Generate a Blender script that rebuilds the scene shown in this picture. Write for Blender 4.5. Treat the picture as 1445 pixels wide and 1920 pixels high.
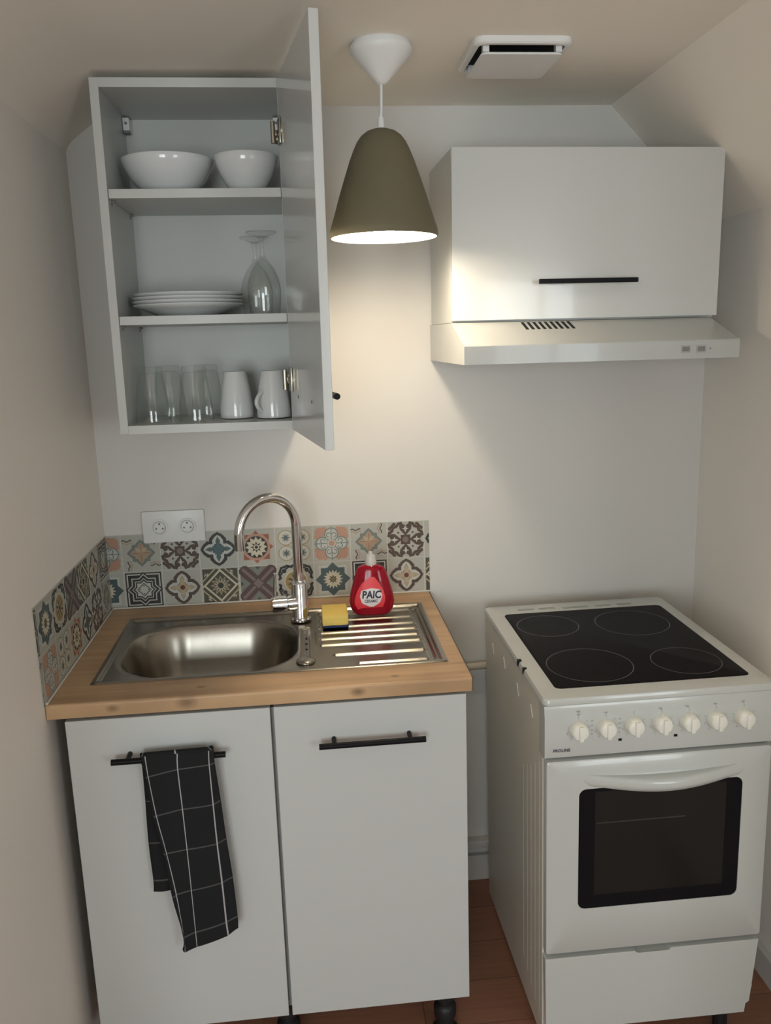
import bpy, bmesh, math, random
from mathutils import Vector, Matrix
R_ = math.radians
random.seed(7)
SC = bpy.context.scene
COL = SC.collection
for o in list(bpy.data.objects): bpy.data.objects.remove(o)

# ------------------------------------------------------------------ camera
cam_d = bpy.data.cameras.new('camera'); cam = bpy.data.objects.new('camera', cam_d); COL.objects.link(cam)
cam_d.sensor_fit = 'VERTICAL'; cam_d.sensor_height = 24.0
cam_d.lens = 24.0*1555.27/1920.0
cam_d.clip_start = .05
def _cam():
    y, p, r = R_(-5.3449), R_(-11.8856), R_(1.6779)
    Rz = Matrix.Rotation(y, 3, 'Z'); Rx = Matrix.Rotation(p, 3, 'X'); Ry = Matrix.Rotation(r, 3, 'Y')
    M = Rz @ Rx @ Ry
    X, Yv, Z = M.col[0], M.col[1], M.col[2]
    m = Matrix((X, Z, -Yv)).transposed().to_4x4()
    m.translation = Vector((.5389, -2.1872, 1.5974))
    return m
cam.matrix_world = _cam()
SC.camera = cam
SC.view_settings.view_transform = 'Standard'; SC.view_settings.look = 'None'
SC.view_settings.gamma = 1; SC.view_settings.use_curve_mapping = False
SC.view_settings.exposure = 0.0
try: SC.cycles.transparent_max_bounces = 48
except Exception: pass

# ------------------------------------------------------------------ world and daylight
W = bpy.data.worlds.new('sky'); SC.world = W; W.use_nodes = True
bg = W.node_tree.nodes['Background']; bg.inputs[0].default_value = (.80, .90, 1, 1); bg.inputs[1].default_value = 1.0
DAY_W, BULB = 43.0, 148.0
RX0, RX1, RY0, RY1 = -1.7, 3.3, -1.55, -4.2      # the wider room behind the viewer
WINX = ((-.75, .45), (1.90, 2.80)); WINZ = (.75, 2.0)  # second, right-hand window is unseen, added to light the side walls
for wa, wb in WINX:
    al = bpy.data.lights.new('window_daylight', 'AREA'); al.shape = 'RECTANGLE'; al.size = wb-wa-.06; al.size_y = WINZ[1]-WINZ[0]-.06
    al.energy = DAY_W*(1.0 if wa < 1 else .55); al.color = (.90, .985, 1.0)  # weaker lamp belongs to the added right-hand window
    ao = bpy.data.objects.new('window_daylight', al); COL.objects.link(ao)
    ao.location = ((wa+wb)/2, RY1-.03, sum(WINZ)/2); ao.rotation_euler = (R_(90), 0, 0)     # faces +Y into the room

# ------------------------------------------------------------------ materials
def srgb(r, g, b):
    f = lambda c: (c/12.92 if c <= .04045 else ((c+.055)/1.055)**2.4)
    return (f(r/255), f(g/255), f(b/255), 1)
MAT = {}
def mat(name, col, rough=.5, metal=0.0, spec=.5, trans=0.0, ior=1.45, emit=None, es=0.0, coat=0.0, bump=None, alpha=1):
    if name in MAT: return MAT[name]
    m = bpy.data.materials.new(name); m.use_nodes = True; MAT[name] = m
    b = m.node_tree.nodes['Principled BSDF']
    b.inputs['Base Color'].default_value = col if len(col) == 4 else (*col, 1)
    b.inputs['Roughness'].default_value = rough; b.inputs['Metallic'].default_value = metal
    b.inputs['Specular IOR Level'].default_value = spec; b.inputs['IOR'].default_value = ior
    b.inputs['Transmission Weight'].default_value = trans; b.inputs['Coat Weight'].default_value = coat
    b.inputs['Coat Roughness'].default_value = .05
    if emit: b.inputs['Emission Color'].default_value = (*emit, 1); b.inputs['Emission Strength'].default_value = es
    if bump:
        n = m.node_tree.nodes; l = m.node_tree.links
        tc = n.new('ShaderNodeTexCoord'); nt = n.new('ShaderNodeTexNoise'); nt.inputs['Scale'].default_value = bump[0]
        nt.inputs['Detail'].default_value = 3
        bp = n.new('ShaderNodeBump'); bp.inputs['Strength'].default_value = bump[1]; bp.inputs['Distance'].default_value = .002
        l.new(tc.outputs['Object'], nt.inputs['Vector']); l.new(nt.outputs['Fac'], bp.inputs['Height']); l.new(bp.outputs[0], b.inputs['Normal'])
    return m
WALLW = mat('paint_white', (.70, .68, .65), .62, bump=(60, .06), spec=.3)
WALLC = mat('paint_cream', (.88, .835, .775), .55, bump=(60, .06), spec=.3)
CEIL = mat('paint_ceiling', (.91, .855, .77), .7, bump=(50, .05), spec=.2)
TRIMW = mat('trim_paint', (.62, .60, .57), .45)
GLOSSW = mat('gloss_white', (.64, .645, .63), .16, coat=.3)
FRONTW = mat('front_white', (.575, .585, .57), .32)
MELA = mat('melamine', (.58, .585, .56), .38)
ENAM = mat('enamel_white', (.56, .57, .54), .22, coat=.3)
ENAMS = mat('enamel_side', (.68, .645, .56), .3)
KNOBW = mat('knob_cream', (.84, .82, .74), .35)
PLASW = mat('plastic_white', (.80, .80, .79), .35)
BLACK = mat('black_metal', (.006, .006, .007), .45, spec=.18)
DARK = mat('dark_void', (.008, .008, .008), .8)
BLKGL = mat('black_glass', (.011, .010, .011), .42, spec=.04)
RINGG = mat('burner_ring', (.07, .065, .07), .25)
GREYM = mat('print_grey', (.22, .22, .22), .6)
GREYL = mat('print_light_grey', (.42, .42, .41), .6)
CHROME = mat('chrome', (.78, .78, .79), .07, metal=1)
BRASS = mat('hinge_metal', (.45, .42, .35), .3, metal=1)
CERAM = mat('ceramic_white', (.74, .745, .74), .12, coat=.4)
OLIVE = mat('shade_olive', (.150, .132, .080), .65)
SHADEIN = mat('shade_inside', (.86, .84, .78), .6)
BULBM = mat('bulb', (1, 1, 1), .5, emit=(1, .86, .66), es=BULB)
def thin_glass():
    m = bpy.data.materials.new('clear_glass'); m.use_nodes = True; n = m.node_tree.nodes; l = m.node_tree.links
    n.remove(n['Principled BSDF']); out = n['Material Output']
    lw = n.new('ShaderNodeLayerWeight'); lw.inputs['Blend'].default_value = .35
    cr = n.new('ShaderNodeValToRGB'); cr.color_ramp.elements[0].position = .55; cr.color_ramp.elements[0].color = (.985, .99, .985, 1)
    cr.color_ramp.elements[1].position = 1; cr.color_ramp.elements[1].color = (.74, .77, .76, 1)
    l.new(lw.outputs['Facing'], cr.inputs[0])
    t = n.new('ShaderNodeBsdfTransparent'); l.new(cr.outputs[0], t.inputs[0])
    g = n.new('ShaderNodeBsdfGlossy'); g.inputs['Roughness'].default_value = .03
    l2 = n.new('ShaderNodeLayerWeight'); l2.inputs['Blend'].default_value = .5
    pw = n.new('ShaderNodeMath'); pw.operation = 'POWER'; pw.inputs[1].default_value = 4; l.new(l2.outputs['Facing'], pw.inputs[0])
    fr = n.new('ShaderNodeMath'); fr.operation = 'MULTIPLY_ADD'; fr.inputs[1].default_value = .55; fr.inputs[2].default_value = .045; l.new(pw.outputs[0], fr.inputs[0])
    mx = n.new('ShaderNodeMixShader'); l.new(fr.outputs[0], mx.inputs[0]); l.new(t.outputs[0], mx.inputs[1]); l.new(g.outputs[0], mx.inputs[2])
    l.new(mx.outputs[0], out.inputs[0]); MAT['clear_glass'] = m; return m
GLASS = thin_glass()
FOAM = mat('sponge_foam', (.82, .60, .16), .95, bump=(300, .8))
SCOUR = mat('sponge_scourer', (.02, .035, .12), .95)
RUBBER = mat('black_plastic', (.012, .012, .013), .5)
LEDG = mat('edge_strip', (.10, .085, .07), .5)

def wood(name, c0, c1, sc, rough, knots=(), axis='X'):
    m = bpy.data.materials.new(name); m.use_nodes = True; MAT[name] = m
    n = m.node_tree.nodes; l = m.node_tree.links; b = n['Principled BSDF']; b.inputs['Roughness'].default_value = rough
    tc = n.new('ShaderNodeTexCoord'); mp = n.new('ShaderNodeMapping')
    mp.inputs['Scale'].default_value = (1.2, 16, 3) if axis == 'X' else (16, 1.2, 3)
    l.new(tc.outputs['Object'], mp.inputs['Vector'])
    n1 = n.new('ShaderNodeTexNoise'); n1.inputs['Scale'].default_value = sc; n1.inputs['Detail'].default_value = 6; n1.inputs['Distortion'].default_value = .6
    l.new(mp.outputs[0], n1.inputs['Vector'])
    n2 = n.new('ShaderNodeTexNoise'); n2.inputs['Scale'].default_value = 5; n2.inputs['Detail'].default_value = 2
    l.new(tc.outputs['Object'], n2.inputs['Vector'])
    mx = n.new('ShaderNodeMath'); mx.operation = 'MULTIPLY_ADD'; mx.inputs[1].default_value = .55
    l.new(n2.outputs['Fac'], mx.inputs[0]); 
    m2 = n.new('ShaderNodeMath'); m2.operation = 'MULTIPLY'; m2.inputs[1].default_value = .6; l.new(n1.outputs['Fac'], m2.inputs[0])
    l.new(m2.outputs[0], mx.inputs[2])
    cr = n.new('ShaderNodeValToRGB'); cr.color_ramp.elements[0].position = .36; cr.color_ramp.elements[1].position = .72
    cr.color_ramp.elements[0].color = c0; cr.color_ramp.elements[1].color = c1
    l.new(mx.outputs[0], cr.inputs[0]); last = cr.outputs[0]
    for (kx, ky, kz, kr) in knots:
        vs = n.new('ShaderNodeVectorMath'); vs.operation = 'SUBTRACT'; vs.inputs[1].default_value = (kx, ky, kz); l.new(tc.outputs['Object'], vs.inputs[0])
        sc_ = n.new('ShaderNodeVectorMath'); sc_.operation = 'MULTIPLY'; sc_.inputs[1].default_value = (.6, 1, 1); l.new(vs.outputs[0], sc_.inputs[0])
        ln = n.new('ShaderNodeVectorMath'); ln.operation = 'LENGTH'; l.new(sc_.outputs[0], ln.inputs[0])
        mr = n.new('ShaderNodeMapRange'); mr.inputs[1].default_value = kr; mr.inputs[2].default_value = kr*.2; mr.inputs[3].default_value = 0; mr.inputs[4].default_value = .75
        l.new(ln.outputs['Value'], mr.inputs[0])
        mm = n.new('ShaderNodeMix'); mm.data_type = 'RGBA'; mm.inputs[7].default_value = tuple(c*.45 for c in c0[:3])+(1,)
        l.new(mr.outputs[0], mm.inputs[0]); l.new(last, mm.inputs[6]); last = mm.outputs[2]
    l.new(last, b.inputs['Base Color'])
    return m
OAK = wood('worktop_oak', (.37, .225, .120, 1), (.64, .42, .235, 1), 2.2, .38,
           knots=[(.275, -.603, .892, .016), (.13, -.603, .89, .010), (.70, -.57, .905, .008), (.30, -.56, .905, .008), (.62, -.603, .89, .012)])
FLOORM = None
def floor_mat():
    m = bpy.data.materials.new('floor_laminate'); m.use_nodes = True
    n = m.node_tree.nodes; l = m.node_tree.links; b = n['Principled BSDF']; b.inputs['Roughness'].default_value = .42
    tc = n.new('ShaderNodeTexCoord'); br = n.new('ShaderNodeTexBrick')
    mp = n.new('ShaderNodeMapping'); mp.inputs['Rotation'].default_value = (0, 0, 0)
    l.new(tc.outputs['Object'], mp.inputs['Vector']); l.new(mp.outputs[0], br.inputs['Vector'])
    br.inputs['Scale'].default_value = 1; br.inputs['Brick Width'].default_value = 1.2; br.inputs['Row Height'].default_value = .135
    br.inputs['Mortar Size'].default_value = .0012; br.offset = .37
    br.inputs['Color1'].default_value = (.27, .125, .075, 1); br.inputs['Color2'].default_value = (.35, .155, .095, 1); br.inputs['Mortar'].default_value = (.14, .07, .045, 1)
    nz = n.new('ShaderNodeTexNoise'); m3 = n.new('ShaderNodeMapping'); m3.inputs['Scale'].default_value = (2, 30, 1)
    l.new(tc.outputs['Object'], m3.inputs[0]); l.new(m3.outputs[0], nz.inputs['Vector']); nz.inputs['Scale'].default_value = 3; nz.inputs['Detail'].default_value = 5
    mr = n.new('ShaderNodeMapRange'); mr.inputs[3].default_value = .65; mr.inputs[4].default_value = 1.3; l.new(nz.outputs['Fac'], mr.inputs[0])
    mx = n.new('ShaderNodeMix'); mx.data_type = 'RGBA'; mx.blend_type = 'MULTIPLY'; mx.inputs[0].default_value = 1
    l.new(br.outputs['Color'], mx.inputs[6]); l.new(mr.outputs[0], mx.inputs[7]); l.new(mx.outputs[2], b.inputs['Base Color'])
    return m
FLOORM = floor_mat()
def steel():
    m = bpy.data.materials.new('brushed_steel'); m.use_nodes = True
    n = m.node_tree.nodes; l = m.node_tree.links; b = n['Principled BSDF']
    b.inputs['Base Color'].default_value = (.33, .305, .265, 1); b.inputs['Metallic'].default_value = 1
    tc = n.new('ShaderNodeTexCoord'); nz = n.new('ShaderNodeTexNoise'); nz.inputs['Scale'].default_value = 9; nz.inputs['Detail'].default_value = 1
    l.new(tc.outputs['Object'], nz.inputs['Vector'])
    mr = n.new('ShaderNodeMapRange'); mr.inputs[3].default_value = .22; mr.inputs[4].default_value = .30
    l.new(nz.outputs['Fac'], mr.inputs[0]); l.new(mr.outputs[0], b.inputs['Roughness'])
    return m
STEEL = steel()
def bottle_mat():
    m = mat('soap_red', (.50, .010, .035, 1), .08, trans=.55, ior=1.36)
    return m
SOAP = bottle_mat()
CLEARP = mat('clear_plastic', (.9, .86, .80), .15, trans=.75, ior=1.3)
LABR = mat('label_red', (.72, .045, .06), .35)
LABW = mat('label_white', (.74, .70, .70), .4)
LETB = mat('letter_black', (.012, .012, .03), .5)

# ------------------------------------------------------------------ mesh helpers
def box(bm, x0, x1, y0, y1, z0, z1, bev=0, seg=2, mi=0):
    r = bmesh.ops.create_cube(bm, size=1)
    vs = r['verts']
    for v in vs:
        v.co = Vector(((x0+x1)/2+v.co.x*(x1-x0), (y0+y1)/2+v.co.y*(y1-y0), (z0+z1)/2+v.co.z*(z1-z0)))
    fs = {f for v in vs for f in v.link_faces}
    for f in fs: f.material_index = mi
    if bev:
        es = {e for v in vs for e in v.link_edges}
        rr = bmesh.ops.bevel(bm, geom=list(es), offset=bev, segments=seg, affect='EDGES', profile=.6)
        for f in rr['faces']: f.material_index = mi
def cyl(bm, a, b, r0, r1=None, seg=24, mi=0, caps=True):
    a, b = Vector(a), Vector(b); r1 = r0 if r1 is None else r1
    d = (b-a); L = d.length; q = d.to_track_quat('Z', 'Y').to_matrix().to_4x4()
    r = bmesh.ops.create_cone(bm, cap_ends=caps, segments=seg, radius1=r0, radius2=r1, depth=L, matrix=Matrix.Translation((a+b)/2) @ q)
    for f in {f for v in r['verts'] for f in v.link_faces}: f.material_index = mi
def lathe(bm, prof, c=(0, 0, 0), seg=48, mi=0, close=False):
    c = Vector(c); rings = []
    for r, z in prof:
        if r < 1e-6: rings.append([bm.verts.new(c+Vector((0, 0, z)))])
        else: rings.append([bm.verts.new(c+Vector((r*math.cos(2*math.pi*i/seg), r*math.sin(2*math.pi*i/seg), z))) for i in range(seg)])
    pairs = list(zip(rings, rings[1:])) + ([(rings[-1], rings[0])] if close else [])
    for A, B in pairs:
        for i in range(seg):
            j = (i+1) % seg
            if len(A) == 1 and len(B) == 1: break
            if len(A) == 1: f = bm.faces.new((A[0], B[j], B[i]))
            elif len(B) == 1: f = bm.faces.new((A[i], A[j], B[0]))
            else: f = bm.faces.new((A[i], A[j], B[j], B[i]))
            f.material_index = mi
def tube(bm, pts, r, seg=16, mi=0, cap=True):
    pts = [Vector(p) for p in pts]; rr = r if isinstance(r, (list, tuple)) else [r]*len(pts)
    rings = []; up = None
    for i, p in enumerate(pts):
        t = (pts[min(i+1, len(pts)-1)]-pts[max(i-1, 0)]).normalized()
        if up is None:
            up = Vector((0, 0, 1)) if abs(t.z) < .9 else Vector((0, 1, 0))
        s = t.cross(up).normalized(); up = s.cross(t).normalized()
        rings.append([bm.verts.new(p+rr[i]*(math.cos(2*math.pi*k/seg)*s+math.sin(2*math.pi*k/seg)*up)) for k in range(seg)])
    for A, B in zip(rings, rings[1:]):
        for k in range(seg):
            j = (k+1) % seg
            bm.faces.new((A[k], A[j], B[j], B[k])).material_index = mi
    if cap:
        bm.faces.new(list(reversed(rings[0]))).material_index = mi; bm.faces.new(rings[-1]).material_index = mi
def prism(bm, poly, plane, a, b, mi=0):
    # poly: 2D points; plane 'xz' extruded in y, 'yz' extruded in x, 'xy' extruded in z
    def P(u, v, w): return {'xz': (u, w, v), 'yz': (w, u, v), 'xy': (u, v, w)}[plane]
    A = [bm.verts.new(P(u, v, a)) for u, v in poly]; B = [bm.verts.new(P(u, v, b)) for u, v in poly]
    n = len(poly)
    bm.faces.new(A).material_index = mi; bm.faces.new(list(reversed(B))).material_index = mi
    for i in range(n):
        j = (i+1) % n; bm.faces.new((A[i], B[i], B[j], A[j])).material_index = mi
def rrect(x0, x1, y0, y1, r, n=6):
    out = []
    for cx, cy, a0 in ((x1-r, y1-r, 0), (x0+r, y1-r, 90), (x0+r, y0+r, 180), (x1-r, y0+r, 270)):
        for i in range(n+1):
            a = R_(a0+90*i/n); out.append((cx+r*math.cos(a), cy+r*math.sin(a)))
    return out
def loft(bm, loops, mi=0, cap0=True, cap1=True):
    rs = [[bm.verts.new(p) for p in L] for L in loops]
    n = len(rs[0])
    for A, B in zip(rs, rs[1:]):
        for i in range(n):
            j = (i+1) % n; bm.faces.new((A[i], A[j], B[j], B[i])).material_index = mi
    if cap0: bm.faces.new(list(reversed(rs[0]))).material_index = mi
    if cap1: bm.faces.new(rs[-1]).material_index = mi
def mk(name, bm, mats, parent=None, smooth=None, loc=None):
    bmesh.ops.recalc_face_normals(bm, faces=bm.faces)
    me = bpy.data.meshes.new(name); bm.to_mesh(me); bm.free()
    for m in (mats if isinstance(mats, (list, tuple)) else [mats]): me.materials.append(m)
    if smooth is not None:
        me.polygons.foreach_set('use_smooth', [True]*len(me.polygons))
        if smooth < 179: me.set_sharp_from_angle(angle=R_(smooth))
    o = bpy.data.objects.new(name, me); COL.objects.link(o)
    if parent: o.parent = parent
    if loc: o.location = loc
    return o
def B(): return bmesh.new()
def tag(o, label, cat, group=None):
    o['label'] = label; o['category'] = cat
    if group: o['group'] = group
    return o
def thing(name, label, cat, loc=(0, 0, 0), rot=(0, 0, 0), group=None):
    o = bpy.data.objects.new(name, None); COL.objects.link(o); o.location = loc; o.rotation_euler = rot
    o.empty_display_size = .05
    return tag(o, label, cat, group)
def struct(name, bm, m, smooth=None):
    o = mk(name, bm, m, smooth=smooth); o['kind'] = 'structure'; return o
def copy_thing(root, loc, label, group=None, rotz=None):
    r = root.copy(); COL.objects.link(r); r.location = loc; r['label'] = label
    if rotz is not None: r.rotation_euler = (0, 0, rotz)
    if group: r['group'] = group
    for ch in list(root.children):
        c = ch.copy(); COL.objects.link(c); c.parent = r
        for g in list(ch.children):
            d = g.copy(); COL.objects.link(d); d.parent = c
    return r
def quad(bm, *pts, mi=0):
    f = bm.faces.new([bm.verts.new(p) for p in pts]); f.material_index = mi; return f
def text_mesh(s, size, bold=0.0, shear=0.0):
    cu = bpy.data.curves.new('txt', 'FONT'); cu.body = s; cu.size = size; cu.align_x = 'CENTER'; cu.align_y = 'CENTER'
    cu.offset = bold; cu.shear = shear; cu.resolution_u = 3
    ob = bpy.data.objects.new('txt', cu); COL.objects.link(ob)
    dg = bpy.context.evaluated_depsgraph_get(); dg.update()
    me = bpy.data.meshes.new_from_object(ob.evaluated_get(dg))
    vs = [v.co.copy() for v in me.vertices]; fs = [tuple(p.vertices) for p in me.polygons]
    bpy.data.objects.remove(ob); bpy.data.curves.remove(cu); bpy.data.meshes.remove(me)
    return vs, fs
def add_text(bm, s, size, fn, bold=0.0, shear=0.0, sx=1.0, mi=0):
    vs, fs = text_mesh(s, size, bold, shear)
    nv = [bm.verts.new(fn(v.x*sx, v.y)) for v in vs]
    for f in fs:
        try: bm.faces.new([nv[i] for i in f]).material_index = mi
        except ValueError: pass

# ------------------------------------------------------------------ the room
XR, YB, HC = 1.6236, RY0, 2.1536      # right wall, mouth of the nook, ceiling height
b = B(); box(b, RX0-.1, RX1+.1, RY1-.12, .12, -.08, 0); struct('floor', b, FLOORM)
b = B(); box(b, -.12, XR+.12, 0, .12, 0, 2.35); struct('wall_back', b, WALLW)
b = B(); box(b, -.12, 0, YB, 0, 0, 2.35); box(b, RX0, -.12, YB, YB+.12, 0, 2.35); struct('wall_left', b, WALLC)
b = B(); box(b, XR, XR+.12, YB, 0, 0, 2.35); box(b, XR+.12, RX1, YB, YB+.12, 0, 2.35); struct('wall_right', b, WALLC)
# flat ceiling with the attic slopes on both sides, as one shell, flat over the room behind
b = B()
ceil = [(-.001, 2.052), (.006, 2.066), (.017, 2.0788), (.032, 2.0906), (.060, 2.1100), (.10, 2.136), (.14, HC), (1.3437, HC), (1.4376, 2.0586), (XR+.001, 1.868)]
poly = ceil + [(XR+.001, 2.36), (-.001, 2.36)]
prism(b, poly, 'xz', YB, .001); box(b, RX0, RX1, RY1, YB-.001, HC, 2.36); struct('ceiling', b, CEIL, smooth=25)
b = B(); box(b, RX0-.1, RX0, RY1-.1, YB+.12, 0, 2.35); struct('wall_west', b, WALLW)
b = B(); box(b, RX1, RX1+.1, RY1-.1, YB+.12, 0, 2.35); struct('wall_east', b, WALLW)
b = B()
xs_ = [RX0, WINX[0][0], WINX[0][1], WINX[1][0], WINX[1][1], RX1]
for k in range(5):
    if k in (1, 3): box(b, xs_[k], xs_[k+1], RY1-.12, RY1, 0, WINZ[0]); box(b, xs_[k], xs_[k+1], RY1-.12, RY1, WINZ[1], 2.35)
    else: box(b, xs_[k], xs_[k+1], RY1-.12, RY1, 0, 2.35)
struct('wall_rear', b, WALLW)
for k, (wx0, wx1) in enumerate(WINX):
    b = B(); wz0, wz1 = WINZ; wm = (wx0+wx1)/2
    for q in ((wx0, wx0+.05, wz0, wz1), (wx1-.05, wx1, wz0, wz1), (wx0, wx1, wz0, wz0+.05), (wx0, wx1, wz1-.05, wz1), (wm-.03, wm+.03, wz0, wz1)):
        box(b, q[0], q[1], RY1-.005, RY1+.03, q[2], q[3])
    struct('window_%d' % (k+1), b, PLASW)  # the second frame goes with the added side-wall light
b = B(); box(b, 0, XR, -.017, 0, 0, .082, bev=.003); struct('baseboard_back', b, TRIMW)
b = B(); box(b, 0, XR, -.030, 0, .112, .136, bev=.006, seg=3); struct('trim_1', b, TRIMW)
b = B(); box(b, XR-.017, XR, YB, -.018, 0, .075, bev=.004); struct('baseboard_right', b, TRIMW)
b = B(); box(b, 0, .016, YB, -.62, 0, .08, bev=.004); struct('baseboard_left', b, mat('beige_trim', (.50, .44, .33), .5))
# painted pipe behind the gap
b = B(); tube(b, [(.84, -.022, .675), (.90, -.022, .680), (.97, -.024, .684), (1.10, -.024, .688), (1.40, -.024, .70)], .0105, seg=14)
tag(mk('water_pipe', b, mat('pipe_paint', (.52, .47, .38), .4), smooth=60), 'thin painted pipe on the back wall in the gap beside the cooker', 'pipe')

# ------------------------------------------------------------------ tile backsplash
TC = dict(base=(.47, .47, .42), line=(.62, .62, .57), black=(.042, .042, .040), brown=(.10, .068, .054), dkteal=(.080, .120, .128), teal=(.085, .14, .155),
          grey=(.20, .23, .21), peach=(.50, .29, .21), rust=(.30, .115, .075), cream=(.62, .57, .44), pale=(.55, .56, .52), gold=(.36, .27, .12),
          purple=(.105, .068, .072), mauve=(.22, .17, .16), tan=(.42, .32, .22), olive=(.085, .080, .055), red=(.22, .03, .02), sand=(.48, .40, .28))
TKEY = list(TC); TMATS = [mat('tile_'+k, tuple(c*.93 for c in TC[k]), .3) for k in TKEY]
def ngon(cx, cy, r, n, rot=0, sx=1, sy=1): return [(cx+sx*r*math.cos(R_(rot)+2*math.pi*i/n), cy+sy*r*math.sin(R_(rot)+2*math.pi*i/n)) for i in range(n)]
def star(cx, cy, r1, r2, n, rot=90):
    return [(cx+(r1 if i % 2 == 0 else r2)*math.cos(R_(rot)+math.pi*i/n), cy+(r1 if i % 2 == 0 else r2)*math.sin(R_(rot)+math.pi*i/n)) for i in range(2*n)]
def rotp(p, a): c, s = math.cos(R_(a)), math.sin(R_(a)); return [(x*c-y*s, x*s+y*c) for x, y in p]
def four(p): return [rotp(p, a) for a in (0, 90, 180, 270)]
def stroke(pts, w):
    n = len(pts); L, Rr = [], []
    for i in range(n):
        x0, y0 = pts[max(i-1, 0)]; x1, y1 = pts[min(i+1, n-1)]
        dx, dy = x1-x0, y1-y0; d = math.hypot(dx, dy) or 1; nx, ny = -dy/d*w/2, dx/d*w/2
        L.append((pts[i][0]+nx, pts[i][1]+ny)); Rr.append((pts[i][0]-nx, pts[i][1]-ny))
    return [[L[i], L[i+1], Rr[i+1], Rr[i]] for i in range(n-1)]
def arc(cx, cy, r, a0, a1, n=10, sy=1): return [(cx+r*math.cos(R_(a0+(a1-a0)*i/n)), cy+sy*r*math.sin(R_(a0+(a1-a0)*i/n))) for i in range(n+1)]
def petal(cx, cy, L, w, ang, n=10):
    p = [(L*t, w*math.sin(math.pi*t**.8)) for t in [i/n for i in range(n+1)]] + [(L*t, -w*math.sin(math.pi*t**.8)) for t in [i/n for i in range(n-1, 0, -1)]]
    return [(cx+x, cy+y) for x, y in rotp(p, ang)]
def quatrefoil(s, w): # four pointed-round lobes
    lobe = [(-w, 0), (-w, s*.62), (-w*.55, s*.86), (0, s), (w*.55, s*.86), (w, s*.62), (w, 0)]
    return four(lobe)
def heart(s): return [(0, -s), (s*.75, -.15*s), (s*.85, .35*s), (s*.5, .7*s), (0, .38*s), (-s*.5, .7*s), (-s*.85, .35*s), (-s*.75, -.15*s)]
def tr(p, x, y): return [(a+x, b_+y) for a, b_ in p]
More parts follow.
